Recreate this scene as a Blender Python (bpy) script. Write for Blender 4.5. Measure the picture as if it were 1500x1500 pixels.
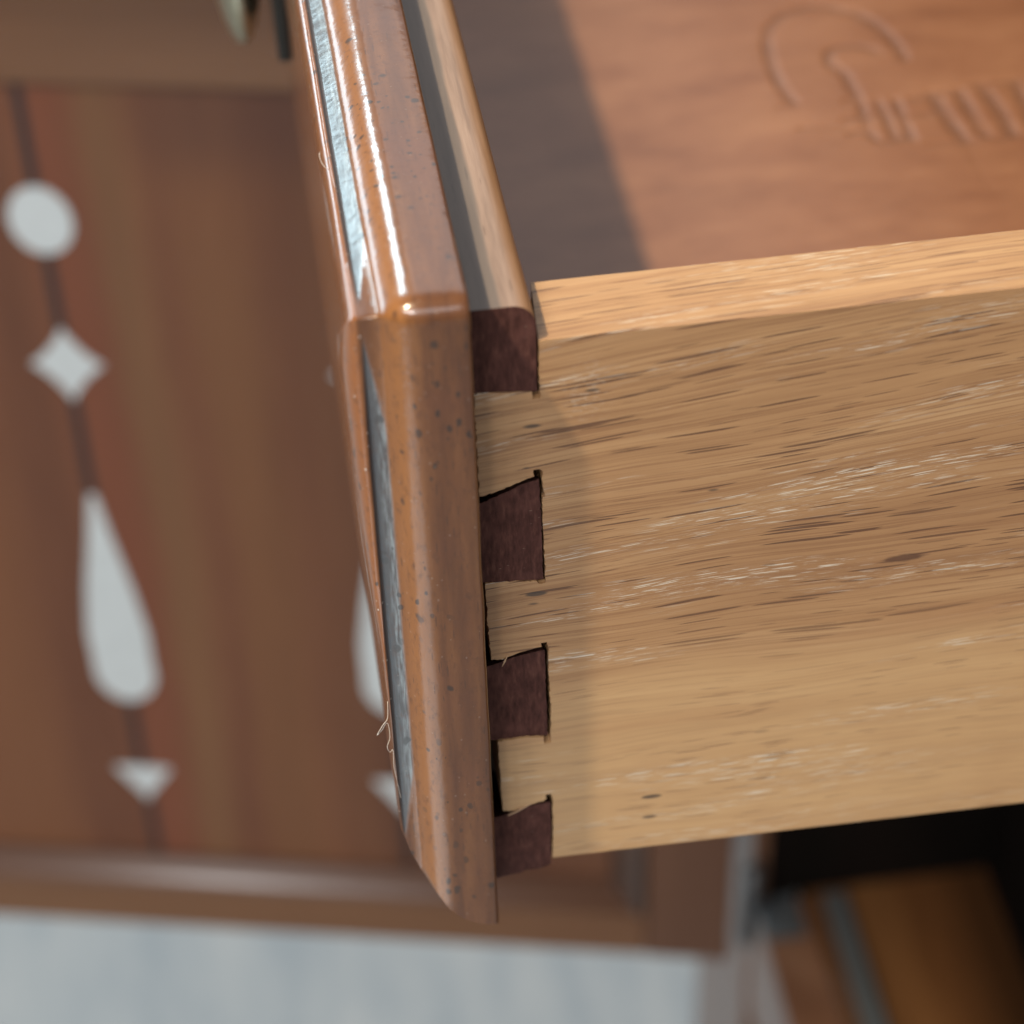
import bpy, bmesh, math, random
from mathutils import Vector, Matrix, noise as mnoise
from mathutils.geometry import tessellate_polygon

random.seed(7)
for o in list(bpy.data.objects):
    bpy.data.objects.remove(o, do_unlink=True)
S = bpy.context.scene
COL = S.collection

# ------------------------------------------------------------------ camera
cd = bpy.data.cameras.new("camera")
cam = bpy.data.objects.new("camera", cd)
COL.objects.link(cam)
U = Vector((0.98911, -0.14478, -0.02642)).normalized()      # image right
F = Vector((0.09185, 0.74756, -0.65782)).normalized()       # view direction
V = F.cross(U).normalized()                                 # image down
U = V.cross(F).normalized()
m = Matrix(((U.x, -V.x, -F.x, -0.02432), (U.y, -V.y, -F.y, -0.24029),
            (U.z, -V.z, -F.z, 0.18333), (0, 0, 0, 1)))
cam.matrix_world = m
cd.sensor_width = 36.0
cd.lens = 3514.3 / 1500 * 36.0
cd.clip_start = 0.01
cd.clip_end = 100
cd.dof.use_dof = True
cd.dof.focus_distance = 0.331
cd.dof.aperture_fstop = 16.0
cd.dof.aperture_blades = 0
S.camera = cam

# ------------------------------------------------------------------ light
w = bpy.data.worlds.new("World")
S.world = w
w.use_nodes = True
bg = w.node_tree.nodes["Background"]
bg.inputs[0].default_value = (0.93, 0.97, 1.0, 1)
bg.inputs[1].default_value = 0.30


def aim(o, target):
    d = Vector(target) - o.location
    o.rotation_euler = d.to_track_quat('-Z', 'Y').to_euler()


def lamp(name, kind, loc, target, power, color, **kw):
    l = bpy.data.lights.new(name, kind)
    l.energy = power
    l.color = color
    for k, v in kw.items():
        setattr(l, k, v)
    o = bpy.data.objects.new(name, l)
    o.location = loc
    COL.objects.link(o)
    aim(o, target)
    return o


# ceiling spot of the showroom: up, left, slightly this side of the drawer
lamp("ceiling_spot", 'SPOT', (0.09 - 0.458 * 2.6, 0.035 - 0.222 * 2.6, 0.861 * 2.6), (0.09, 0.035, 0.0), 335,
     (1.0, 0.87, 0.62), spot_size=math.radians(11.0), spot_blend=0.62, shadow_soft_size=0.055)
# low shop window far behind on the left
lamp("shop_window", 'AREA', (-2.6, 3.3, -0.33), (0, 0.1, -0.1), 32, (0.74, 0.90, 1.0),
     shape='RECTANGLE', size=2.4, size_y=0.95)
# cool lamp panel under the ceiling at the back left
lamp("back_lamp", 'AREA', (-0.95, 2.6, 1.62), (0, 0.05, 0), 15, (0.66, 0.90, 1.0),
     shape='RECTANGLE', size=0.55, size_y=0.50)
# soft fill: pale ceiling panel over the aisle behind, unseen one added in front
lamp("ceiling_fill_panel", 'AREA', (0.7, 2.3, 1.95), (0.1, 0.1, 0.0), 9, (0.95, 0.97, 1.0),
     shape='RECTANGLE', size=2.0, size_y=1.4)
lamp("ceiling_fill_panel", 'AREA', (0.0, -2.3, 1.75), (0.0, 0.3, -0.4), 16, (0.97, 0.98, 1.0),
     shape='RECTANGLE', size=2.2, size_y=1.1)
# two round lamps over the aisle on the left
lamp("round_lamp", 'AREA', (-1.45, -1.55, 1.85), (0.0, 0.2, -0.3), 17, (1.0, 0.98, 0.95), shape='DISK', size=0.42)
lamp("round_lamp", 'AREA', (-0.85, -2.10, 1.75), (0.0, 0.2, -0.3), 17, (1.0, 0.98, 0.95), shape='DISK', size=0.42)
# unseen spot, added only to brighten the open door and its inlays
lamp("door_fill_spot", 'SPOT', (-1.05, -1.55, 1.55), (-0.13, 0.42, -0.42), 92, (0.95, 0.98, 1.0),
     spot_size=math.radians(16), spot_blend=0.8, shadow_soft_size=0.12)
# unseen spot added for a floor pool that reflects in the front's groove
lamp("floor_fill_spot", 'SPOT', (-0.9, -0.8, 2.2), (-0.52, -0.62, -0.85), 900, (0.68, 0.88, 1.0),
     spot_size=math.radians(13), spot_blend=0.4, shadow_soft_size=0.05)

S.view_settings.view_transform = 'Standard'
S.view_settings.look = 'None'
S.view_settings.exposure = 0.0
S.view_settings.gamma = 1.0
S.render.engine = 'CYCLES'
S.cycles.use_denoising = True
S.cycles.max_bounces = 6
S.cycles.sample_clamp_indirect = 6.0

# ------------------------------------------------------------------ node helper


class N:
    def __init__(self, name):
        self.m = bpy.data.materials.new(name)
        self.m.use_nodes = True
        self.t = self.m.node_tree
        self.b = self.t.nodes["Principled BSDF"]
        tc = self.t.nodes.new('ShaderNodeTexCoord')
        self.P = tc.outputs['Object']

    def new(self, kind, **kw):
        n = self.t.nodes.new(kind)
        for k, v in kw.items():
            setattr(n, k, v)
        return n

    def put(self, sock, v):
        if isinstance(v, bpy.types.NodeSocket):
            self.t.links.new(v, sock)
        elif isinstance(v, (tuple, list)):
            sock.default_value = tuple(v) + ((1,) if len(v) == 3 and sock.type == 'RGBA' else ())
        else:
            sock.default_value = v

    def math(self, op, a, b=0.0, c=0.0, clamp=False):
        n = self.new('ShaderNodeMath', operation=op, use_clamp=clamp)
        for i, v in enumerate((a, b, c)):
            self.put(n.inputs[i], v)
        return n.outputs[0]

    def add(self, a, b): return self.math('ADD', a, b)
    def mul(self, a, b): return self.math('MULTIPLY', a, b)
    def inv(self, a): return self.math('SUBTRACT', 1.0, a)

    def step(self, v, lo, hi):
        n = self.new('ShaderNodeMapRange', interpolation_type='SMOOTHSTEP')
        self.put(n.inputs[0], v)
        n.inputs[1].default_value, n.inputs[2].default_value = lo, hi
        return n.outputs[0]

    def xyz(self, v=None):
        n = self.new('ShaderNodeSeparateXYZ')
        self.put(n.inputs[0], v or self.P)
        return n.outputs

    def comb(self, x, y, z):
        n = self.new('ShaderNodeCombineXYZ')
        for i, v in enumerate((x, y, z)):
            self.put(n.inputs[i], v)
        return n.outputs[0]

    def vs(self, v, s):
        n = self.new('ShaderNodeVectorMath', operation='MULTIPLY')
        self.put(n.inputs[0], v)
        self.put(n.inputs[1], s)
        return n.outputs[0]

    def noise(self, v, s=(1, 1, 1), detail=3, rough=0.5, dist=0.0):
        n = self.new('ShaderNodeTexNoise')
        self.put(n.inputs['Vector'], self.vs(v, s))
        n.inputs['Scale'].default_value = 1.0
        n.inputs['Detail'].default_value = detail
        n.inputs['Roughness'].default_value = rough
        n.inputs['Distortion'].default_value = dist
        return n.outputs[0]

    def voro(self, v, s=(1, 1, 1)):
        n = self.new('ShaderNodeTexVoronoi')
        self.put(n.inputs['Vector'], self.vs(v, s))
        n.inputs['Scale'].default_value = 1.0
        return n.outputs['Distance'], n.outputs['Color']

    def specks(self, v, s, lo, hi, share):
        """elongated specks of random size; share = fraction of cells carrying one"""
        d, c = self.voro(v, s)
        r = self.xyz(c)
        size = self.mul(self.step(r[0], 1 - share, 1.0), hi - lo)
        size = self.add(size, lo)
        on = self.math('GREATER_THAN', r[0], 1 - share)
        return self.mul(self.step(self.math('SUBTRACT', size, d), -0.03, 0.06), on)

    def ramp(self, f, stops):
        n = self.new('ShaderNodeValToRGB')
        e = n.color_ramp.elements
        while len(e) < len(stops):
            e.new(0.5)
        for i, (p, c) in enumerate(stops):
            e[i].position = p
            e[i].color = tuple(c) + (1,)
        self.put(n.inputs[0], f)
        return n.outputs[0]

    def mix(self, f, a, b, mode='MIX'):
        n = self.new('ShaderNodeMix', data_type='RGBA', blend_type=mode)
        self.put(n.inputs[0], f)
        self.put(n.inputs[6], a)
        self.put(n.inputs[7], b)
        return n.outputs[2]

    def done(self, col, rough=0.5, bump=None, strength=0.3, dist=0.0003, coat=0.0, coat_rough=0.08, spec=0.5, metal=0.0, coat_bump=False):
        b = self.b
        self.put(b.inputs['Base Color'], col)
        self.put(b.inputs['Roughness'], rough)
        b.inputs['Specular IOR Level'].default_value = spec
        b.inputs['Metallic'].default_value = metal
        self.put(b.inputs['Coat Weight'], coat)
        self.put(b.inputs['Coat Roughness'], coat_rough)
        if bump is not None:
            n = self.new('ShaderNodeBump')
            n.inputs['Strength'].default_value = strength
            n.inputs['Distance'].default_value = dist
            self.put(n.inputs['Height'], bump)
            self.t.links.new(n.outputs[0], b.inputs['Normal'])
            if coat_bump:
                self.t.links.new(n.outputs[0], b.inputs['Coat Normal'])
        return self.m


def blob(g, x, z, cx, cz, rx, rz):
    """soft elliptical mask in the side board's own plane"""
    a = g.mul(g.math('SUBTRACT', x, cx), 1 / rx)
    b = g.mul(g.math('SUBTRACT', z, cz), 1 / rz)
    return g.math('SQRT', g.add(g.mul(a, a), g.mul(b, b)))


# ---- pale oak of the drawer side
def oak():
    g = N("pale_oak")
    x, y, z = g.xyz()
    wob = g.noise(g.P, (9, 9, 22), 2)
    wob2 = g.noise(g.P, (30, 20, 90), 2)
    slope = g.mul(g.step(z, -0.075, -0.02), -0.085)
    zz = g.add(g.add(z, g.mul(y, 1.3)), g.add(g.mul(x, slope), g.add(g.mul(wob, 0.010), g.mul(wob2, 0.0012))))
    Q = g.comb(x, 0.0, zz)
    base = g.ramp(g.noise(Q, (10, 40, 240), 4, 0.6),
                  [(0.25, (0.30, 0.152, 0.068)), (0.5, (0.425, 0.236, 0.110)), (0.75, (0.53, 0.325, 0.165))])
    # paler sapwood in the lower part, redder streaks above
    low = g.step(g.add(zz, g.mul(wob2, 0.006)), -0.050, -0.057)
    base = g.mix(g.mul(low, 0.55), base, (0.60, 0.375, 0.185))
    ln = g.noise(Q, (7, 1, 900), 3, 0.55, 0.5)
    lines = g.inv(g.step(g.math('ABSOLUTE', g.math('SUBTRACT', ln, 0.5)), 0.006, 0.035))
    ln2 = g.noise(Q, (12, 1, 2200), 2, 0.5)
    lines2 = g.step(ln2, 0.58, 0.70)
    lm = g.add(0.25, g.mul(g.step(zz, -0.062, -0.045), 0.75))
    base = g.mix(g.mul(g.mul(g.math('MAXIMUM', lines, lines2), lm), 0.58), base, (0.235, 0.108, 0.048))
    streak = g.step(g.noise(Q, (5, 20, 130), 3), 0.54, 0.72)
    base = g.mix(g.mul(streak, 0.35), base, (0.36, 0.165, 0.07))
    cb = g.mul(g.step(zz, -0.050, -0.040), g.inv(g.step(zz, -0.030, -0.012)))
    base = g.mix(g.mul(cb, 0.25), base, (0.30, 0.150, 0.068))
    fine = g.noise(Q, (60, 300, 2200), 3, 0.6)
    base = g.mix(g.mul(g.step(fine, 0.52, 0.75), 0.35), base, (0.36, 0.19, 0.085))
    # long dark pores
    zone = g.step(g.noise(Q, (14, 10, 60), 2), 0.38, 0.58)
    sh = g.mul(g.math('SUBTRACT', g.noise(g.comb(0.0, 0.0, zz), (1, 1, 420), 2), 0.5), 0.022)
    xs = g.add(x, sh)
    p1 = g.specks(g.comb(xs, 0.0, zz), (62, 1, 1900), 0.04, 0.42, 0.28)
    p1b = g.specks(g.comb(g.add(xs, 0.347), 0.0, g.add(zz, 0.211)), (87, 1, 2600), 0.04, 0.44, 0.28)
    p1 = g.math('MAXIMUM', p1, p1b)
    p2 = g.specks(g.comb(g.add(g.mul(sh, -1.6), g.add(x, 0.913)), 0.0, g.add(zz, 0.517)), (140, 1, 3800), 0.05, 0.42, 0.42)
    upper = g.step(zz, -0.062, -0.045)
    pores = g.math('MAXIMUM', g.mul(p1, g.add(0.15, g.mul(upper, 0.85))), g.mul(p2, g.mul(zone, 0.75)))
    base = g.mix(g.mul(pores, 0.82), base, (0.10, 0.042, 0.022))
    # chalky filler dashes caught in the pores, in drifts
    drift = g.step(g.noise(Q, (13, 10, 165), 3, 0.6), 0.50, 0.60)
    near = g.inv(g.step(blob(g, x, zz, 0.032, -0.035, 0.045, 0.055), 0.75, 1.35))
    ch = g.specks(g.comb(g.add(x, g.mul(sh, 2.0)), 0.0, zz), (210, 1, 5000), 0.1, 0.46, 0.60)
    smear = g.mul(g.step(g.noise(g.comb(x, 0.0, zz), (240, 1, 4200), 4, 0.75), 0.52, 0.68), 0.7)
    chalk = g.mul(g.mul(g.math('MAXIMUM', ch, smear), drift), g.add(0.25, g.mul(near, 0.75)))
    base = g.mix(g.mul(chalk, 0.72), base, (0.74, 0.69, 0.60))
    rub = g.inv(g.step(g.add(blob(g, x, z, 0.0155, -0.0095, 0.0055, 0.010), g.mul(g.noise(g.P, (220, 220, 160), 3), 0.8)), 0.45, 1.15))
    base = g.mix(g.mul(g.mul(rub, g.step(g.noise(g.P, (700, 700, 2200), 4, 0.75), 0.48, 0.68)), 0.42), base, (0.70, 0.66, 0.58))
    # small knot
    kd = blob(g, x, zz, 0.0606, -0.0422, 0.0040, 0.00085)
    kd = g.add(kd, g.mul(g.noise(g.P, (700, 700, 1500), 2), 0.5))
    base = g.mix(g.mul(g.inv(g.step(kd, 0.7, 1.25)), 0.85), base, (0.085, 0.035, 0.02))
    # tan handling marks and fly specks
    sp = g.specks(g.vs(g.P, (1, 0, 1)), (120, 1, 420), 0.06, 0.20, 0.13)
    spm = g.inv(g.step(x, 0.028, 0.050))
    base = g.mix(g.mul(g.mul(sp, spm), 0.85), base, (0.06, 0.042, 0.032))
    t2 = g.step(g.noise(g.P, (55, 40, 75), 3), 0.5, 0.75)
    base = g.mix(g.mul(t2, 0.20), base, (0.40, 0.21, 0.10))
    bump = g.math('SUBTRACT', g.mul(g.noise(Q, (120, 500, 3000), 3), 0.35), pores)
    return g.done(base, g.add(0.42, g.mul(chalk, 0.3)), bump, 0.25, 0.00012, coat=0.12, coat_rough=0.3)


# ---- glossy stained finish of the drawer front
def varnish():
    g = N("brown_varnish")
    x, y, z = g.xyz()
    along = g.add(z, g.mul(y, -1.0))
    Q = g.comb(x, 0.0, along)
    n1 = g.noise(Q, (420, 1, 40), 4, 0.6, 0.4)
    base = g.ramp(n1, [(0.3, (0.092, 0.031, 0.010)), (0.55, (0.140, 0.051, 0.016)), (0.8, (0.200, 0.080, 0.026))])
    cl = g.noise(g.P, (60, 60, 60), 3)
    base = g.mix(g.mul(g.step(cl, 0.45, 0.7), 0.45), base, (0.13, 0.045, 0.022))
    # finish rubbed thin and orange along the rounded arris
    edge = g.mul(g.step(x, -0.0128, -0.0096), g.inv(g.step(x, -0.0088, -0.0056)))
    edge2 = g.inv(g.step(x, -0.0138, -0.0132))
    base = g.mix(g.mul(edge, 0.8), base, g.mix(n1, (0.25, 0.092, 0.020), (0.35, 0.140, 0.034)))
    base = g.mix(g.mul(edge2, 0.6), base, (0.36, 0.125, 0.03))
    # black glaze left in the groove; its pale blue side is a painted reflection
    at = g.new('ShaderNodeAttribute', attribute_name='glaze_sheen')
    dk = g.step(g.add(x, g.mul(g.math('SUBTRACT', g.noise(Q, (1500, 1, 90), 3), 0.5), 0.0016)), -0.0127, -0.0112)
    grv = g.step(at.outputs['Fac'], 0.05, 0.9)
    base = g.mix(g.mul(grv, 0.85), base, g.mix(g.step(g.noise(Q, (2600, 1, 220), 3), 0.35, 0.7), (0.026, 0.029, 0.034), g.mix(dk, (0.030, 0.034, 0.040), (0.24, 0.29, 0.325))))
    # distressing specks
    PW = g.new('ShaderNodeVectorMath', operation='ADD')
    nz = g.new('ShaderNodeTexNoise')
    g.put(nz.inputs['Vector'], g.vs(g.P, (500, 500, 320)))
    nz.inputs['Scale'].default_value = 1.0
    g.put(PW.inputs[0], g.P)
    g.put(PW.inputs[1], g.vs(nz.outputs['Color'], (0.0011, 0.0011, 0.0016)))
    PW = PW.outputs[0]
    s1 = g.specks(PW, (280, 280, 210), 0.06, 0.23, 0.60)
    s2 = g.specks(PW, (760, 760, 460), 0.08, 0.34, 0.62)
    sm = g.step(g.noise(g.P, (45, 45, 45), 2), 0.42, 0.6)
    base = g.mix(g.mul(g.math('MAXIMUM', s1, g.mul(s2, sm)), 0.8), base, (0.028, 0.018, 0.014))
    mot = g.noise(g.P, (1100, 1100, 500), 4, 0.7)
    base = g.mix(g.mul(g.step(mot, 0.5, 0.72), 0.5), base, (0.075, 0.026, 0.010))
    fb = g.specks(Q, (2600, 1, 300), 0.06, 0.34, 0.30)
    base = g.mix(g.mul(fb, 0.5), base, (0.055, 0.022, 0.012))
    # settled dust
    du = g.specks(g.P, (1500, 1500, 1100), 0.06, 0.26, 0.20)
    dm = g.inv(g.step(x, -0.0136, -0.0128))
    dust = g.mul(du, g.add(0.10, g.mul(dm, 0.9)))
    base = g.mix(g.mul(dust, 0.8), base, (0.75, 0.68, 0.62))
    bump = g.add(g.mul(g.noise(g.P, (900, 900, 900), 2), 0.25), g.add(g.mul(g.noise(g.P, (160, 160, 70), 2), 0.9), g.mul(dust, 1.0)))
    rough = g.add(0.30, g.mul(grv, 0.12))
    return g.done(base, rough, bump, 0.5, 0.00024, coat=0.9, coat_rough=g.add(0.12, g.mul(grv, 0.08)), coat_bump=True)


def brown_wood(name, dark, mid, light, axis='z', rough=0.35, coat=0.35, coat_rough=0.25, scale=1.0, streaks=None, long=3.0, across=55.0, spec=0.4):
    g = N(name)
    s = {'x': (long, across, across), 'y': (across, long, across), 'z': (across, across, long)}[axis]
    s = tuple(k * scale for k in s)
    big = g.noise(g.P, tuple(k * 0.30 for k in s), 3, 0.55, 0.6)
    fine = g.noise(g.P, tuple(k * 6 for k in s), 4, 0.6)
    f = g.add(g.mul(big, 0.75), g.mul(fine, 0.25))
    base = g.ramp(f, [(0.32, dark), (0.5, mid), (0.68, light)])
    if streaks:
        base = streaks(g, base)
    return g.done(base, rough, fine, 0.10, 0.0002, coat=coat, coat_rough=coat_rough, spec=spec)


def door_streaks(g, base):
    x, y, z = g.xyz()
    wob = g.mul(g.math('SUBTRACT', g.noise(g.P, (6, 6, 6), 3), 0.5), 0.02)
    xx = g.add(x, wob)
    a = g.mul(g.step(xx, -0.084, -0.072), g.inv(g.step(xx, -0.071, -0.056)))
    base = g.mix(g.mul(a, 0.34), base, (0.23, 0.125, 0.052))
    b = g.mul(g.step(xx, -0.106, -0.090), g.inv(g.step(xx, -0.090, -0.070)))
    base = g.mix(g.mul(b, 0.6), base, (0.225, 0.064, 0.030))
    c = g.mul(g.step(xx, -0.055, -0.045), g.inv(g.step(xx, -0.035, -0.02)))
    zz = g.inv(g.step(z, -0.30, -0.22))
    base = g.mix(g.mul(g.mul(c, zz), 0.35), base, (0.19, 0.085, 0.032))
    d = g.inv(g.step(xx, -0.140, -0.118))
    base = g.mix(g.mul(d, 0.65), base, (0.23, 0.090, 0.036))
    e = g.step(xx, -0.035, 0.0)
    base = g.mix(g.mul(e, 0.35), base, (0.085, 0.036, 0.020))
    tp = g.mul(g.step(g.add(z, g.mul(wob, 2.0)), -0.245, -0.215), g.step(x, -0.075, -0.045))
    base = g.mix(g.mul(tp, 0.45), base, (0.075, 0.031, 0.024))
    return base


def end_grain():
    g = N("dark_end_grain")
    n = g.noise(g.P, (1400, 600, 350), 4, 0.65)
    base = g.ramp(n, [(0.3, (0.040, 0.014, 0.011)), (0.55, (0.082, 0.031, 0.024)), (0.8, (0.15, 0.064, 0.048))])
    b = g.step(g.noise(g.P, (220, 220, 220), 3), 0.5, 0.75)
    base = g.mix(g.mul(b, 0.6), base, (0.125, 0.050, 0.040))
    fib = g.specks(g.P, (900, 600, 2600), 0.05, 0.2, 0.06)
    base = g.mix(g.mul(fib, 0.5), base, (0.30, 0.20, 0.16))
    return g.done(base, 0.62, n, 0.4, 0.0002, spec=0.15)


def core_wood():
    g = N("brown_core_wood")
    n = g.noise(g.P, (700, 40, 700), 4, 0.65)
    base = g.ramp(n, [(0.3, (0.20, 0.128, 0.095)), (0.55, (0.31, 0.205, 0.155)), (0.8, (0.39, 0.27, 0.21))])
    fib = g.specks(g.P, (1800, 160, 1800), 0.05, 0.3, 0.2)
    base = g.mix(g.mul(fib, 0.45), base, (0.10, 0.055, 0.035))
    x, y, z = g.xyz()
    lip_shade = g.inv(g.step(g.add(x, g.mul(g.noise(g.P, (300, 60, 300), 3), 0.0012)), 0.0048, 0.0056))
    base = g.mix(g.mul(lip_shade, 0.7), base, (0.105, 0.092, 0.085))  # grey painted beside the lip, widens its cast shadow
    base = g.mix(g.mul(g.step(x, 0.0062, 0.0085), 0.55), base, (0.45, 0.20, 0.06))
    return g.done(base, 0.5, n, 0.3, 0.0002, coat=0.1)


def ply():
    g = N("stamped_brown_ply")
    n = g.noise(g.P, (45, 110, 60), 5, 0.65)
    base = g.ramp(n, [(0.3, (0.205, 0.082, 0.042)), (0.5, (0.255, 0.108, 0.056)), (0.72, (0.305, 0.138, 0.074))])
    c = g.noise(g.P, (40, 40, 40), 3)
    base = g.mix(g.mul(g.step(c, 0.45, 0.7), 0.3), base, (0.33, 0.155, 0.08))
    s = g.specks(g.P, (300, 300, 300), 0.03, 0.12, 0.05)
    base = g.mix(g.mul(s, 0.6), base, (0.5, 0.36, 0.27))
    z = g.xyz()[2]
    burn = g.inv(g.step(z, -0.0704, -0.07006))
    base = g.mix(g.mul(burn, 0.55), base, (0.13, 0.066, 0.048))
    return g.done(base, 0.42, n, 0.1, 0.0002, coat=0.4, coat_rough=0.35)


def floor_mat():
    g = N("grey_floor")
    n = g.noise(g.P, (30, 7.0, 1), 4, 0.6)
    base = g.ramp(n, [(0.3, (0.38, 0.41, 0.425)), (0.5, (0.48, 0.495, 0.49)), (0.7, (0.57, 0.565, 0.54))])
    n2 = g.noise(g.P, (260, 260, 1), 3)
    base = g.mix(g.mul(n2, 0.25), base, (0.33, 0.37, 0.40))
    return g.done(base, 0.5, n2, 0.2, 0.001)


def plain(name, c, rough, metal=0.0, s=300, var=0.35):
    g = N(name)
    n = g.noise(g.P, (s, s, s), 3)
    base = g.mix(g.mul(n, var), c, tuple(k * 0.5 for k in c))
    return g.done(base, rough, n, 0.1, 0.0002, metal=metal)


OAK, VARN, ENDG, CORE, PLY = oak(), varnish(), end_grain(), core_wood(), ply()
FLOOR = floor_mat()
PANEL = brown_wood("walnut_panel", (0.100, 0.034, 0.017), (0.165, 0.060, 0.028), (0.235, 0.094, 0.041), 'z', rough=0.5, streaks=door_streaks, coat=0.05, coat_rough=0.3)
STILE = brown_wood("walnut_stile", (0.110, 0.045, 0.023), (0.145, 0.062, 0.031), (0.185, 0.084, 0.043), 'z', coat=0.1, coat_rough=0.3)
RAILM = brown_wood("walnut_rail", (0.135, 0.056, 0.023), (0.19, 0.083, 0.036), (0.245, 0.115, 0.050), 'x', coat=0.1, coat_rough=0.3)
MOULD = brown_wood("walnut_moulding", (0.10, 0.045, 0.026), (0.14, 0.064, 0.036), (0.17, 0.08, 0.045), 'x', rough=0.4, coat=1.0, coat_rough=0.36)
CASE = brown_wood("case_wood", (0.12, 0.052, 0.028), (0.17, 0.078, 0.042), (0.21, 0.10, 0.055), 'z', coat=0.5, coat_rough=0.22)
SHELF = brown_wood("orange_shelf_wood", (0.040, 0.015, 0.006), (0.085, 0.034, 0.012), (0.150, 0.066, 0.024), 'y', coat=0.2)
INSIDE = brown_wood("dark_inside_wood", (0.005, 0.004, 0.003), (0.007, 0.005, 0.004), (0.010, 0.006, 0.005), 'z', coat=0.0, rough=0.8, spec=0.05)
LINE = plain("dark_inlay", (0.030, 0.018, 0.017), 0.4)
WHITE = plain("white_inlay", (0.70, 0.725, 0.715), 0.35, s=130, var=0.30)
BRASS = plain("aged_brass", (0.60, 0.53, 0.38), 0.30, 1.0)
BLACKM = plain("dark_bronze", (0.035, 0.034, 0.032), 0.35, 0.6)
STEEL = plain("grey_steel", (0.13, 0.135, 0.14), 0.55, 0.6)
LINT = plain("white_lint", (0.70, 0.62, 0.55), 0.8, var=0.1)
SPL = plain("pale_splinter", (0.55, 0.36, 0.22), 0.7, var=0.2)

# ------------------------------------------------------------------ object helpers


def link(name, bm, mat, parent=None, smooth=False, **props):
    me = bpy.data.meshes.new(name)
    bmesh.ops.recalc_face_normals(bm, faces=bm.faces)
    bm.to_mesh(me)
    bm.free()
    me.materials.append(mat)
    if smooth:
        for p in me.polygons:
            p.use_smooth = True
    o = bpy.data.objects.new(name, me)
    COL.objects.link(o)
    if parent:
        o.parent = parent
    for k, v in props.items():
        o[k] = v
    return o


def empty(name, label, cat, loc=(0, 0, 0), rotz=0.0):
    o = bpy.data.objects.new(name, None)
    o.empty_display_size = 0.02
    o.location = loc
    o.rotation_euler = (0, 0, rotz)
    COL.objects.link(o)
    o['label'] = label
    o['category'] = cat
    return o


def box(lo, hi, bev=0.0008, seg=2):
    bm = bmesh.new()
    bmesh.ops.create_cube(bm, size=1)
    for v in bm.verts:
        v.co = [lo[i] + (v.co[i] + 0.5) * (hi[i] - lo[i]) for i in range(3)]
    if bev:
        bmesh.ops.bevel(bm, geom=bm.edges[:], offset=bev, segments=seg, profile=0.5, affect='EDGES')
    return bm


def prism(pts, to3, bm=None, t=1.0):
    """polygon pts -> extruded solid; to3(p, k) gives the 3D point on face k (0 front, 1 back)"""
    bm = bm or bmesh.new()
    a = [bm.verts.new(to3(p, 0)) for p in pts]
    b = [bm.verts.new(to3(p, 1)) for p in pts]
    n = len(pts)
    if n > 4:
        for t3 in tessellate_polygon([[Vector((p[0], p[1], 0)) for p in pts]]):
            bm.faces.new([a[q] for q in t3])
            bm.faces.new([b[q] for q in t3[::-1]])
    else:
        bm.faces.new(a)
        bm.faces.new(b[::-1])
    for i in range(n):
        bm.faces.new((a[i], b[i], b[(i + 1) % n], a[(i + 1) % n]))
    return bm


def tube(pts, r, sides=6):
    bm = bmesh.new()
    rings = []
    for i, p in enumerate(pts):
        p = Vector(p)
        d = (Vector(pts[min(i + 1, len(pts) - 1)]) - Vector(pts[max(i - 1, 0)])).normalized()
        s = d.orthogonal().normalized()
        t = d.cross(s)
        rr = r[i] if isinstance(r, (list, tuple)) else r
        rings.append([bm.verts.new(p + (s * math.cos(a) + t * math.sin(a)) * rr)
                      for a in [2 * math.pi * k / sides for k in range(sides)]])
    for q0, q1 in zip(rings, rings[1:]):
        for k in range(sides):
            bm.faces.new((q0[k], q0[(k + 1) % sides], q1[(k + 1) % sides], q1[k]))
    bm.faces.new(rings[0])
    bm.faces.new(rings[-1][::-1])
    return bm


def spline(pts, n=6):
    out = []
    P = [Vector(p) for p in pts]
    for i in range(len(P) - 1):
        p0, p1, p2, p3 = P[max(i - 1, 0)], P[i], P[i + 1], P[min(i + 2, len(P) - 1)]
        for k in range(n):
            t = k / n
            out.append(0.5 * ((2 * p1) + (p2 - p0) * t + (2 * p0 - 5 * p1 + 4 * p2 - p3) * t * t + (3 * p1 - p0 - 3 * p2 + p3) * t ** 3))
    out.append(P[-1])
    return out


def jag(pts, step=0.4, amp=0.05, closed=True, seed=0):
    """subdivide a mm polygon and roughen it slightly"""
    rnd = random.Random(seed)
    out = []
    n = len(pts)
    for i in range(n if closed else n - 1):
        a, b = pts[i], pts[(i + 1) % n]
        L = math.hypot(b[0] - a[0], b[1] - a[1])
        k = max(1, min(30, int(L / step)))
        nx, nz = -(b[1] - a[1]) / max(L, 1e-6), (b[0] - a[0]) / max(L, 1e-6)
        for j in range(k):
            t = j / k
            d = rnd.uniform(-amp, amp) if j else 0
            out.append((a[0] + (b[0] - a[0]) * t + nx * d, a[1] + (b[1] - a[1]) * t + nz * d))
    return out


def sm(t, a, b):
    t = min(1, max(0, (t - a) / (b - a)))
    return t * t * (3 - 2 * t)


def lerp_table(x, tab):
    for (x0, y0), (x1, y1) in zip(tab, tab[1:]):
        if (x0 >= x >= x1) or (x0 <= x <= x1):
            return y0 + (y1 - y0) * (x - x0) / (x1 - x0)
    return tab[-1][1]


# ------------------------------------------------------------------ the setting: floor
bm = bmesh.new()
bmesh.ops.create_grid(bm, x_segments=2, y_segments=2, size=14)
for v in bm.verts:
    v.co.z = -0.85
link("floor", bm, FLOOR, kind="structure")

# ------------------------------------------------------------------ the drawer
W_IN = 0.360
drawer = empty("open_drawer", "open wooden drawer with pale dovetailed oak side and glossy brown moulded front", "drawer", (0, 0, -0.10))


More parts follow.
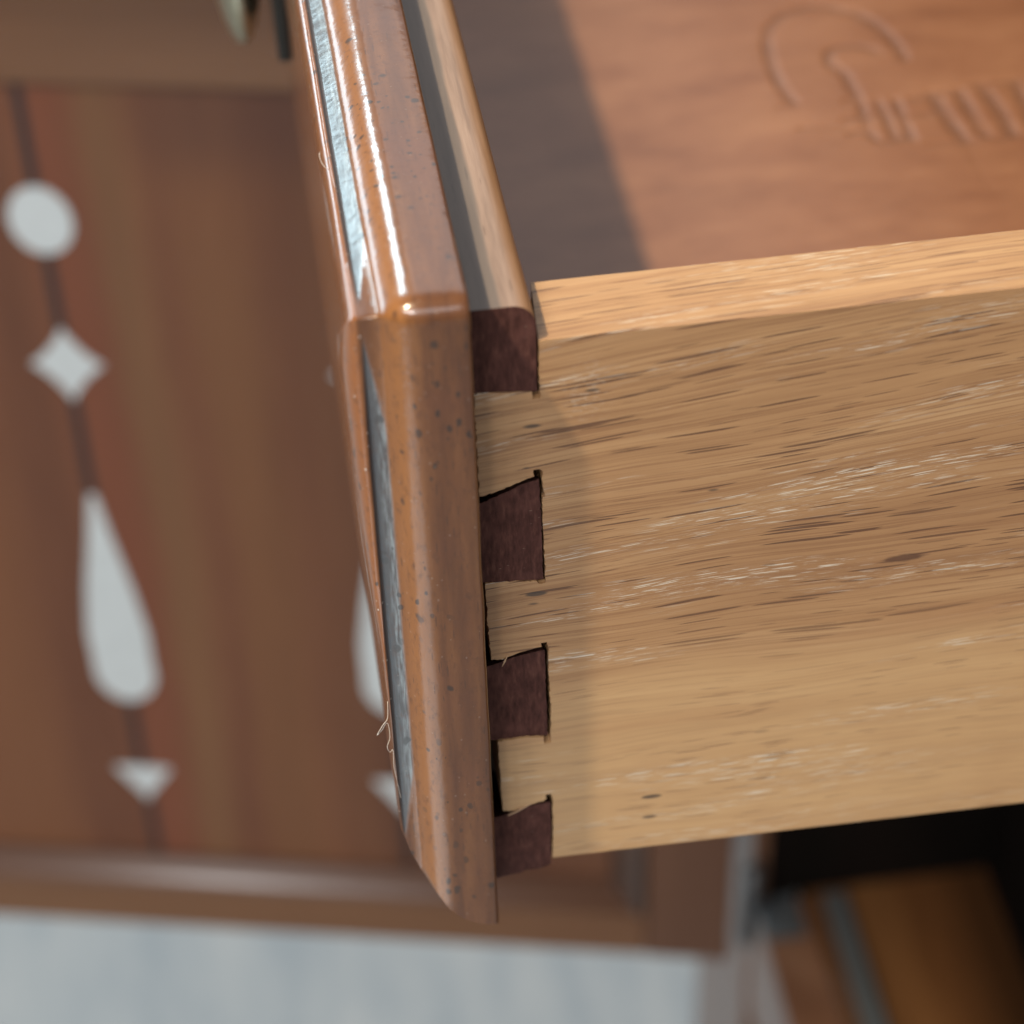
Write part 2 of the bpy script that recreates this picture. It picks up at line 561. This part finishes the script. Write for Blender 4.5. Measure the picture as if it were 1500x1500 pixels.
def rel(bm):
    bmesh.ops.translate(bm, verts=bm.verts, vec=(0, 0, 0.10))
    return bm


def dpart(name, bm, mat, **kw):
    """part of the drawer given in world coordinates"""
    parent = kw.pop('parent', drawer)
    o = link(name, bm, mat, parent, **kw)
    o.location = (0, 0, 0.10) if parent is drawer else (0, 0, 0)
    return o


# ---- moulded front: ring loft of a profile over bottom, end and top edges
PZ, ZO, ZB = 0.008, 0.0131, -0.1036
prof = [(0.0, .45), (-.15, .16), (-.45, 0.0), (-2.0, 0.0), (-3.6, 0.0), (-5.2, 0.0), (-6.3, .02), (-7.2, .14), (-8.0, .38), (-8.8, .78),
        (-9.5, 1.3), (-10.1, 1.85)]
groove = [(-10.1, 1.85), (-10.5, 2.33), (-10.8, 2.62), (-11.0, 2.74), (-11.6, 2.96), (-12.3, 3.21), (-12.9, 3.42), (-13.1, 3.42), (-13.25, 3.22), (-13.45, 2.95)]
prof += [(-10.1 - 0.15 * k, None) for k in range(1, 23)]
prof += [(-13.45, 2.95), (-13.7, 2.85), (-14.1, 2.95), (-14.6, 3.3), (-15.1, 4.0), (-15.5, 5.2), (-15.8, 7.0), (-15.95, 9.5), (-15.95, 14), (-15.95, 30)]


def gtab(x):
    return lerp_table(x, groove)


flat = [(-10.1, 1.85), (-10.5, 2.33), (-10.8, 2.60), (-11.0, 2.70), (-11.6, 2.82), (-12.3, 2.90), (-12.9, 2.95), (-13.45, 2.95), (-13.7, 2.85)]
botg = [(0, 0), (-2.2, .35), (-4.2, 1.4), (-5.7, 2.7), (-7.1, 4.5), (-9.2, 8.6), (-10.9, 11.6), (-12.3, 15.6), (-13.4, 21.0), (-14.3, 24.5), (-15.95, 27.0)]


def lipw_end(z):          # how much of the worn lip is left at height z (mm)
    return lerp_table(z, [(20, .62), (8, .75), (0, 1.0), (-6, .98), (-31, .72), (-45, .42), (-58, .12), (-75, .05), (-110, .03)])


NZ, NY = 90, 70
ys_top = [0.0004 + (0.001 + (W_IN + 0.008 - 0.002) * 1) * (k / NY) ** 1.6 for k in range(1, NY + 1)]
bm = bmesh.new()
gl = bm.verts.layers.float.new('glaze_sheen')
rows = []
R = 2.7
for i, (px, g0) in enumerate(prof):
    row = []
    glz = []
    GL = [0.0]
    gb = lerp_table(px, botg)
    inner = i >= len(prof) - 2
    if g0 is None:
        g0 = gtab(px)
    gf = lerp_table(px, flat) if -13.7 <= px <= -10.1 else g0
    dmax = max(0.0, g0 - gf)

    def put(xx, yy, zz, wl, a):
        # the groove runs out to a point where it meets the corner
        g = gf + max(0.0, dmax - (1 - a) * 0.55) if g0 > gf else gf + (g0 - gf) * a
        x_ = px if px >= -13.45 else -13.45 + (px + 13.45) * wl
        GL[0] = min(1.0, max(0.0, (g - gf) / 0.10)) if -13.5 < px < -10.1 else 0.0
        return x_, g
    # bottom edge, far to near
    nb = 14
    for k in range(nb):
        yy = W_IN * 1000 * (1 - k / nb) + 8 * (1 - k / nb)
        x_, g = put(px, 0, 0, .05, 0)
        row.append((x_, max(yy, -8 + g), ZB * 1000 + gb + (g0 if inner else 0)))
        glz.append(GL[0])
    # end edge, bottom to top
    g_end_top = ZO * 1000
    for k in range(NZ + 1):
        t = k / NZ
        gtop = gf
        rr = max(R, gtop + 0.25)
        z0 = ZB * 1000 + gb + (g0 if inner else 0)
        z1 = ZO * 1000 - rr
        z = z0 + (z1 - z0) * (1 - (1 - t) ** 1.25)
        a = sm(ZO * 1000 - 2.5 - z, -3.0, 20.0) * sm(z - (ZB * 1000 + 13.0), 0.0, 22.0)
        a = a if a > 0 else 0
        x_, g = put(px, 0, z, lipw_end(z), a)
        wob = 0.05 * mnoise.noise(Vector((px * .3, z * .11, 3.1))) if -13.6 < px < -1 else 0.12 * mnoise.noise(Vector((0.0, z * .12, px)))
        row.append((x_ + wob, -8 + g, z))
        glz.append(GL[0])
    # rounded corner
    rr = max(R, gf + 0.25) - gf
    for k in range(1, 6):
        a_ = math.pi / 2 * k / 6
        x_, g = put(px, 0, 0, .75, 0)
        cy, cz = -8 + gf + rr, ZO * 1000 - gf - rr
        row.append((x_, cy - rr * math.cos(a_), cz + rr * math.sin(a_)))
        glz.append(0.0)
    # top edge, near to far
    for k, yv in enumerate(ys_top):
        y = yv * 1000 - 8 + max(R, gf + 0.25)
        a = sm(y + 8 - 3.0, -3.0, 19.0)
        x_, g = put(px, 0, 0, .62, a)
        wob = 0.06 * mnoise.noise(Vector((px * .3, y * .10, 7.7)))
        row.append((x_ + wob, min(y, 368.0), ZO * 1000 - g))
        glz.append(GL[0])
    vs_ = []
    for (a, b, c), q in zip(row, glz):
        v_ = bm.verts.new((a / 1000, b / 1000, c / 1000))
        v_[gl] = q
        vs_.append(v_)
    rows.append(vs_)
for r0, r1 in zip(rows, rows[1:]):
    for k in range(len(r0) - 1):
        bm.faces.new((r0[k], r0[k + 1], r1[k + 1], r1[k]))
# close: face, back and far end
n = len(rows[0])
bm.faces.new(rows[-1])
bm.faces.new(rows[0][::-1])
for r0, r1 in zip(rows, rows[1:]):
    pass
far = [r[0] for r in rows] + [r[-1] for r in rows[::-1]]
bm.faces.new(far)
bmesh.ops.triangulate(bm, faces=[f for f in bm.faces if len(f.verts) > 4])
front = dpart("drawer_front", bm, VARN, smooth=True)
front.data.set_sharp_from_angle(angle=math.radians(55))

# ---- inner layer of the front and the end-grain pins of the dovetails
ZI = 5.7
cr = 3.0
core_poly = [(0.0, -101.5), (0.0, ZI)] + \
    [(9.0 - cr + cr * math.sin(a), ZI - cr + cr * math.cos(a)) for a in [math.pi / 2 * k / 8 for k in range(9)]] + [(9.0, -101.5)]
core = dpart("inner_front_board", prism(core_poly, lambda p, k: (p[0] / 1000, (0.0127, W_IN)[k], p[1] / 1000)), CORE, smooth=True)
core.data.set_sharp_from_angle(angle=math.radians(30))

arc = [(9.05 - cr + cr * math.sin(a), ZI - cr + cr * math.cos(a)) for a in [math.pi / 2 * k / 8 for k in range(9)]]
pins = [
    [(0.0, -7.1), (0.0, ZI)] + arc + [(9.0, -7.95)],
    [(0.0, -26.3)] + [(1.5, -25.9), (4.6, -24.6), (7.0, -23.5), (9.0, -22.95), (9.12, -30), (9.2, -41.15), (7.5, -40.95), (3.5, -40.7), (0.0, -40.35)],
    [(0.0, -56.9), (1.9, -56.55), (4.0, -55.75), (6.5, -55.2), (9.2, -54.85), (9.22, -64), (9.3, -72.35), (6.0, -71.85), (2.0, -71.95), (0.0, -72.0)],
    [(0.0, -88.9), (2.6, -88.3), (5.0, -87.35), (7.5, -86.9), (9.5, -86.75), (9.5, -94), (9.35, -101.0), (8.0, -101.5), (6.3, -101.7), (5.5, -101.55), (4.6, -102.1), (2.6, -102.35), (0.0, -102.7)],
]
for i, p in enumerate(pins):
    q = jag(p, 0.35, 0.085, seed=i + 1) if i else p
    mid = 0.5 * (max(z for _, z in p) + min(z for _, z in p)) + 3.0
    y0 = (-0.00004, 0.00014, 0.00022, 0.00012)[i]
    dpart("dovetail_pin", prism(q, lambda p, k: (p[0] / 1000, (y0, 0.0127)[k], (p[1] - (k * 9.0 if i and p[1] > mid else 0)) / 1000)), ENDG)
# the top of the first pin belongs to the board's upper edge
capn = [(0.0, ZI + 0.03)] + [(x, z + 0.03) for x, z in arc] + [(9.05, 2.2)] + [(x - 0.25, z - 0.45) for x, z in arc[::-1]] + [(0.0, ZI - 0.4)]
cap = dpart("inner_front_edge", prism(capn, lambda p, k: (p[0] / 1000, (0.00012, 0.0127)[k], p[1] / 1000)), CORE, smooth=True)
cap.data.set_sharp_from_angle(angle=math.radians(30))

# ---- pale side board with the tails cut between the pins
side_pts = [
    (9.35, 0.0), (9.32, -8.3), (9.45, -8.35), (9.45, -9.3), (8.35, -9.3), (8.35, -8.05), (5.0, -7.75), (1.5, -7.25), (0.85, -7.6),
    (0.95, -24.75), (3.0, -24.3), (5.5, -23.35), (7.4, -22.55), (8.35, -22.3), (8.25, -21.2), (9.0, -21.15), (9.5, -21.6), (9.35, -22.7), (9.5, -24.6), (9.75, -25.6), (9.35, -26.4),
    (9.4, -33), (9.55, -41.0), (9.5, -41.75), (8.6, -41.8), (8.3, -41.25), (5.0, -40.85), (1.2, -40.5),
    (1.25, -48), (1.5, -55.35), (3.2, -55.5), (5.0, -54.75), (7.6, -54.1), (8.75, -53.95), (8.65, -53.2), (9.55, -53.15), (9.75, -54.4), (9.65, -55.4),
    (9.75, -62.0), (9.9, -66.5), (9.75, -72.8), (9.75, -73.75), (8.8, -73.8), (8.75, -72.55), (6.0, -72.0), (2.0, -72.2),
    (2.1, -80.0), (2.25, -87.3), (4.0, -87.55), (6.0, -86.7), (8.4, -86.25), (8.9, -85.7), (8.7, -85.0), (9.6, -84.9), (9.9, -86.3),
    (9.75, -88.0), (9.8, -93.0), (9.65, -99.35)]
left = jag(side_pts, 0.4, 0.10, closed=False, seed=11)
bot = [(10.0 + 3.0 * k, -99.35 - 0.0185 * (3.0 * k) + 0.05 * mnoise.noise(Vector((k * .7, 0, 0)))) for k in range(1, 60)]
top = [(186.0 - 3.0 * k, 0.05 * mnoise.noise(Vector((k * .6, 2, 0)))) for k in range(0, 59)]
poly = left + [side_pts[-1]] + bot + [(330.0, -105.2), (330.0, 0.0)] + top


def side3(p, k):
    x, z = p
    # the inner top arris is slightly eased and the left end stands a hair off square
    dx = 0.0
    if k == 1 and x < 9.6 and z > -3:
        dx = 0.9
    return ((x + dx) / 1000, (0.0, 0.0126)[k], z / 1000)


side = prism(poly, side3)
side_o = dpart("drawer_side", side, OAK)
far_side = dpart("drawer_side", box((0.0087, W_IN - 0.0126, -0.103), (0.33, W_IN - 0.0004, 0.0)), OAK)
back = dpart("drawer_back", box((0.318, 0.0128, -0.10), (0.3298, W_IN - 0.0128, -0.004)), OAK)

# ---- stamped bottom: a real relief pressed into the board
strokes = [
    ([(84.0, 160.0), (83.2, 164.1), (82.8, 172.1), (83.6, 181.5), (85.4, 188.2), (88.4, 192.8), (92.8, 195.6), (97.9, 195.9), (103.1, 193.2), (107.0, 188.5), (109.4, 180.8), (110.0, 172.4)], 1.3),
    ([(105.2, 176.0), (102.6, 178.5), (98.9, 179.4), (95.7, 177.9), (94.6, 173.4), (96.4, 169.5), (96.8, 162.8), (96.8, 156.2), (96.3, 150.0)], 1.2),
    ([(80.5, 158.6), (85.0, 160.0)], .6), ([(83.0, 150.6), (92.0, 149.5)], .7),
    ([(92.2, 151.6), (97.6, 152.5), (99.8, 153.3)], .9), ([(92.1, 147.0), (95.6, 147.5), (96.6, 143.6), (99.9, 142.8), (102.8, 143.9)], .9),
    ([(100.2, 157.2), (100.5, 150.4), (100.2, 143.8)], 1.2), ([(104.0, 157.0), (103.4, 148.6), (103.4, 142.8)], 1.2),
    ([(104.4, 150.8), (109.4, 151.3)], .8), ([(107.0, 157.3), (114.3, 158.1)], .8),
    ([(111.6, 158.0), (112.2, 148), (112.8, 140.5)], 1.7), ([(117.0, 158.0), (117.2, 148.5), (117.5, 141.6)], 1.5),
    ([(122.0, 159.6), (122.9, 149.9), (122.8, 141.4)], 1.6), ([(129.0, 159.6), (128.3, 149.0), (127.6, 141.2)], 1.4),
    ([(106.0, 140.1), (114.9, 140.0)], .7), ([(119.5, 140.1), (131.0, 140.6)], .7), ([(120.0, 159.6), (131.0, 160.0)], .7), ([(94.0, 158.3), (96.8, 159.6)], .9),
    ([(134.5, 159.8), (134.0, 141.0)], 1.5), ([(134.5, 159.8), (140.5, 158.0), (141.0, 152.5), (134.4, 150.4)], 1.2)]
segs = []
for pts, wd in strokes:
    q = spline([(x, y, 0) for x, y in pts], 4)
    for a, b in zip(q, q[1:]):
        segs.append((a.x, a.y, b.x, b.y, wd))


def depth(x, y):
    best = 0.0
    for ax, ay, bx, by, wd in segs:
        if min(ax, bx) - 3 > x or max(ax, bx) + 3 < x or min(ay, by) - 3 > y or max(ay, by) + 3 < y:
            continue
        L = (bx - ax) ** 2 + (by - ay) ** 2
        t = max(0, min(1, ((x - ax) * (bx - ax) + (y - ay) * (by - ay)) / max(L, 1e-9)))
        d = math.hypot(x - ax - t * (bx - ax), y - ay - t * (by - ay))
        v = 1 - sm(d, wd * 0.35, wd * 1.35)
        v *= 0.75 + 0.35 * mnoise.noise(Vector((x * .25, y * .25, 0)))
        best = max(best, v)
    return best


gx = [0.0088, 0.03, 0.05, 0.07] + [0.078 + k * 0.0005 for k in range(135)] + [0.16, 0.2, 0.25, 0.3175]
gy = [0.0128, 0.05, 0.09, 0.12] + [0.1385 + k * 0.0005 for k in range(121)] + [0.22, 0.28, W_IN - 0.0128]
bm = bmesh.new()
grid = [[bm.verts.new((x, y, -0.070 - 0.00042 * depth(x * 1000, y * 1000))) for y in gy] for x in gx]
for i in range(len(gx) - 1):
    for j in range(len(gy) - 1):
        bm.faces.new((grid[i][j], grid[i + 1][j], grid[i + 1][j + 1], grid[i][j + 1]))
bt = [bm.verts.new((x, y, -0.075)) for x, y in ((gx[0], gy[0]), (gx[-1], gy[0]), (gx[-1], gy[-1]), (gx[0], gy[-1]))]
bm.faces.new(bt)
bottom = dpart("drawer_bottom", bm, PLY, smooth=True)

# ---- hanging pull on the face of the drawer
plate = dpart("pull_plate", box((-0.0165, 0.160, -0.0500), (-0.0138, 0.200, -0.018), 0.0007, 3), BLACKM)
bm = bmesh.new()
bmesh.ops.create_uvsphere(bm, u_segments=24, v_segments=16, radius=1.0)
for v in bm.verts:
    c = v.co.copy()
    wz = 1.0 - 0.35 * max(0, c.z)
    v.co = (-0.0226 + c.x * 0.0050 * wz, 0.180 + c.y * 0.013 * wz, -0.034 + c.z * 0.0215)
pull = dpart("drop_pull", bm, BRASS, smooth=True)
dpart("pull_post", tube([(-0.0155, 0.180, -0.018), (-0.025, 0.180, -0.018)], 0.0022, 12), BRASS, smooth=True, parent=plate)

# ------------------------------------------------------------------ loose fibres caught on the drawer
lint = link("lint_fiber", tube(spline([(-.0138, -.0050, -.0560), (-.0140, -.0052, -.0590), (-.0148, -.0054, -.0602), (-.0157, -.0056, -.0618), (-.0150, -.0054, -.0612), (-.0141, -.0052, -.0600),
                                       (-.0139, -.0051, -.0630), (-.0144, -.0053, -.0647), (-.0141, -.0052, -.0660), (-.0136, -.0052, -.0657), (-.0137, -.0051, -.0690), (-.0134, -.0050, -.0725), (-.0131, -.005, -.076)], 5), 0.000045, 5), LINT, smooth=True)
lint['label'] = "thin looped white lint fibre snagged on the lower outer lip of the drawer front"
lint['category'] = "lint"
lint2 = link("lint_fiber", tube(spline([(-.0149, .0300, .0120), (-.0150, .0298, .0114), (-.0147, .0296, .0104), (-.0142, .0294, .0098), (-.0136, .0294, .0100)], 5), 0.00005, 5), LINT, smooth=True)
lint2['label'] = "tiny curled hair stuck to the upper lip of the drawer front"
lint2['category'] = "lint"
sp1 = dpart("splinter", tube([(.0030, -.0002, -.0567), (.0034, -.0003, -.0556), (.0039, -.0001, -.0546)], [.00004, .00013, .00003], 5), SPL)
sp2 = dpart("splinter", tube(spline([(.0030, .0000, -.0884), (.0042, -.0002, -.0876), (.0054, -.0001, -.0870), (.0072, .0002, -.0863)], 3), 0.00012, 5), SPL)

# ------------------------------------------------------------------ the cabinet under the drawer
XC = 0.147
cab = empty("wooden_cabinet", "brown wooden cabinet with its inlaid door swung open below the drawer", "cabinet", (0.30, 0.2, -0.85))


def cpart(name, bm, mat, **kw):
    o = link(name, bm, mat, cab, **kw)
    o.location = (-0.30, -0.2, 0.85)
    return o


for y0, y1 in ((0.388, 0.478), (-0.085, -0.030)):
    cpart("stile", box((XC, y0, -0.664), (XC + 0.007, y1, 0.06), 0.001), CASE)
    cpart("leg", box((XC, y0, -0.85), (XC + 0.035, y1, -0.6645), 0.0015), CASE)
cpart("bottom_rail", box((XC + 0.0015, -0.0298, -0.665), (XC + 0.024, 0.3878, -0.6003), 0.0015), CASE)
cpart("middle_rail", box((XC + 0.0015, -0.0298, -0.150), (XC + 0.024, 0.3878, -0.112), 0.0015), CASE)
cpart("top_rail", box((XC + 0.0015, -0.0298, 0.024), (XC + 0.024, 0.3878, 0.0598), 0.0015), CASE)
cpart("top_board", box((XC - 0.012, -0.10, 0.0602), (0.62, 0.49, 0.085), 0.004, 3), CASE)
cpart("bottom_shelf", box((XC + 0.0243, -0.060, -0.620), (0.58, 0.470, -0.600), 0.0008), SHELF)
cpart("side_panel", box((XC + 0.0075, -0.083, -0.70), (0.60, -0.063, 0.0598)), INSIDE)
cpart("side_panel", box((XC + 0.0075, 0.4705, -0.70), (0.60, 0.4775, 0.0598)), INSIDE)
cpart("inner_shade_panel", box((0.2480, -0.0595, -0.5995), (0.2540, 0.3885, -0.1505), 0.0006), INSIDE)  # added dark board, stands in for the deep shade inside
cpart("inner_shade_panel", box((XC + 0.0075, 0.3890, -0.5995), (0.5795, 0.3935, -0.1505), 0.0006), INSIDE)
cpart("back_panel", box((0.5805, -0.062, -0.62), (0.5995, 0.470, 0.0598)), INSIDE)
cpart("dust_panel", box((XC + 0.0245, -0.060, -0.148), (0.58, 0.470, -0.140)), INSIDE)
cpart("leg", box((0.55, -0.083, -0.85), (0.5995, -0.035, -0.7005), 0.0015), CASE)
cpart("leg", box((0.55, 0.43, -0.85), (0.5995, 0.4775, -0.7005), 0.0015), CASE)
cpart("metal_track", box((0.1765, 0.05, -0.5998), (0.1865, 0.384, -0.5955), 0.0008), STEEL)
# hinge: two leaves and a knuckle at the foot of the door
hinge = cpart("hinge", box((0.149, 0.366, -0.5999), (0.166, 0.3872, -0.5975), 0.0006), STEEL)
link("hinge_knuckle", tube([(0.1425, 0.372, -0.604), (0.1425, 0.372, -0.560)], 0.0035, 14), STEEL, hinge, smooth=True)

# ---- the inlaid door, swung open
ANG = math.radians(-14.0)
door = empty("inlaid_door", "open brown cabinet door with white dot, star and teardrop inlays on dark lines", "cabinet door", (0.0, 0.40, -0.61), ANG)
# local: x along the door (right = hinge), y depth (negative towards the viewer), z up; z here is world height
XL, XR = -0.300, 0.1375
PX0, PX1, PZ0, PZ1 = -0.262, 0.1035, -0.584, -0.202     # opening in the frame
TH = 0.020
RC = 0.006                                               # panel recess


def opart(name, bm, mat, parent=None, **kw):
    o = link(name, bm, mat, parent or door, **kw)
    o.location = (0, 0, 0.61) if not parent else (0, 0, 0)
    return o


panel = opart("panel", box((PX0 - 0.004, RC, PZ0 - 0.004), (PX1 + 0.004, RC + 0.007, PZ1 + 0.004), 0), PANEL)
opart("stile", box((XL, 0, -0.61), (PX0, TH, -0.13), 0.0012), STILE)
opart("stile", box((PX1, 0, -0.61), (XR, TH, -0.13), 0.0012), STILE)
opart("rail", box((PX0 + 0.0002, 0.0003, -0.6098), (PX1 - 0.0002, TH - 0.0003, PZ0), 0.0012), RAILM)
opart("rail", box((PX0 + 0.0002, 0.0003, PZ1), (PX1 - 0.0002, TH - 0.0003, -0.1302), 0.0012), RAILM)
# moulding strips round the panel, mitred
mp = [(0.0, 0.0005), (0.0015, -0.0016), (0.004, -0.0024), (0.0068, -0.0018), (0.0095, 0.0004), (0.0125, 0.0022), (0.0148, 0.0046), (0.0152, RC)]


def mould(p0, p1, inward):
    bm = bmesh.new()
    p0, p1, inward = Vector(p0), Vector(p1), Vector(inward)
    d = (p1 - p0).normalized()
    r0, r1 = [], []
    for off, dep in mp + [(0.0, RC)]:
        a = p0 + inward * off + d * off
        b = p1 + inward * off - d * off
        a.y = b.y = dep
        r0.append(bm.verts.new(a))
        r1.append(bm.verts.new(b))
    k = len(r0)
    for i in range(k):
        bm.faces.new((r0[i], r0[(i + 1) % k], r1[(i + 1) % k], r1[i]))
    bm.faces.new(r0)
    bm.faces.new(r1[::-1])
    return bm


a0, a1, b0, b1 = PX0 + 0.0003, PX1 - 0.0003, PZ0 + 0.0003, PZ1 - 0.0003
opart("moulding", mould((a0, 0, b0), (a1, 0, b0), (0, 0, 1)), MOULD, smooth=True)
opart("moulding", mould((a1, 0, b0), (a1, 0, b1), (-1, 0, 0)), MOULD, smooth=True)
opart("moulding", mould((a0, 0, b1), (a0, 0, b0), (1, 0, 0)), MOULD, smooth=True)


def inlay(name, pts, proud, mat):
    return opart(name, prism(pts, lambda p, k: (p[0], (RC - proud, RC - 0.00005)[k], p[1])), mat, panel, smooth=False)


def star(cx, cz, rx, rz, waist=0.50, n=8):
    tips = [(cx + rx, cz), (cx, cz + rz), (cx - rx, cz), (cx, cz - rz)]
    out = []
    for i in range(4):
        a, b = tips[i], tips[(i + 1) % 4]
        mx, mz = cx + (a[0] + b[0] - 2 * cx) * waist * 0.72, cz + (a[1] + b[1] - 2 * cz) * waist * 0.72
        for k in range(n):
            t = k / n
            out.append(((1 - t) ** 2 * a[0] + 2 * t * (1 - t) * mx + t * t * b[0], (1 - t) ** 2 * a[1] + 2 * t * (1 - t) * mz + t * t * b[1]))
    return out


def teardrop(cx, top, bottom, r):
    cz = bottom + r * 1.3
    half = [(0.0014, top), (0.0044, cz + (top - cz) * 0.78), (0.0088, cz + (top - cz) * 0.50), (0.0118, cz + (top - cz) * 0.24)]
    half += [(r * math.cos(a), cz + r * 1.3 * math.sin(a)) for a in [math.radians(12 - k * 12) for k in range(9)]]
    right = [(cx + x, z) for x, z in half if z > bottom]
    left_ = [(cx - x, z) for x, z in half[::-1] if z > bottom]
    return right + [(cx, bottom)] + left_


def fan(cx, z0, w, h):
    pts = [(cx - w, z0)] + [(cx - w + 2 * w * k / 6, z0 + 0.0008 * math.sin(math.pi * k / 6)) for k in range(1, 6)] + [(cx + w, z0)]
    for k in range(1, 7):
        t = k / 7
        pts.append((cx + w * (1 - t) ** 1.25, z0 - h * t ** 0.9))
    pts.append((cx, z0 - h))
    for k in range(6, 0, -1):
        t = k / 7
        pts.append((cx - w * (1 - t) ** 1.25, z0 - h * t ** 0.9))
    return pts


for cx in (-0.2022, -0.0980, 0.0063):
    inlay("line_inlay", [(cx - 0.0018, -0.5688), (cx + 0.0018, -0.5688), (cx + 0.0018, -0.2023), (cx - 0.0018, -0.2023)], 0.0002, LINE)
    inlay("disc_inlay", [(cx + 0.0108 * math.cos(2 * math.pi * k / 36), -0.2562 + 0.0132 * math.sin(2 * math.pi * k / 36)) for k in range(36)], 0.0005, WHITE)
    inlay("star_inlay", star(cx, -0.3155, 0.0128, 0.0158), 0.0005, WHITE)
    inlay("teardrop_inlay", teardrop(cx, -0.3745, -0.4795, 0.0119), 0.0005, WHITE)
    inlay("fan_inlay", fan(cx, -0.5180, 0.0114, 0.0185), 0.0005, WHITE)
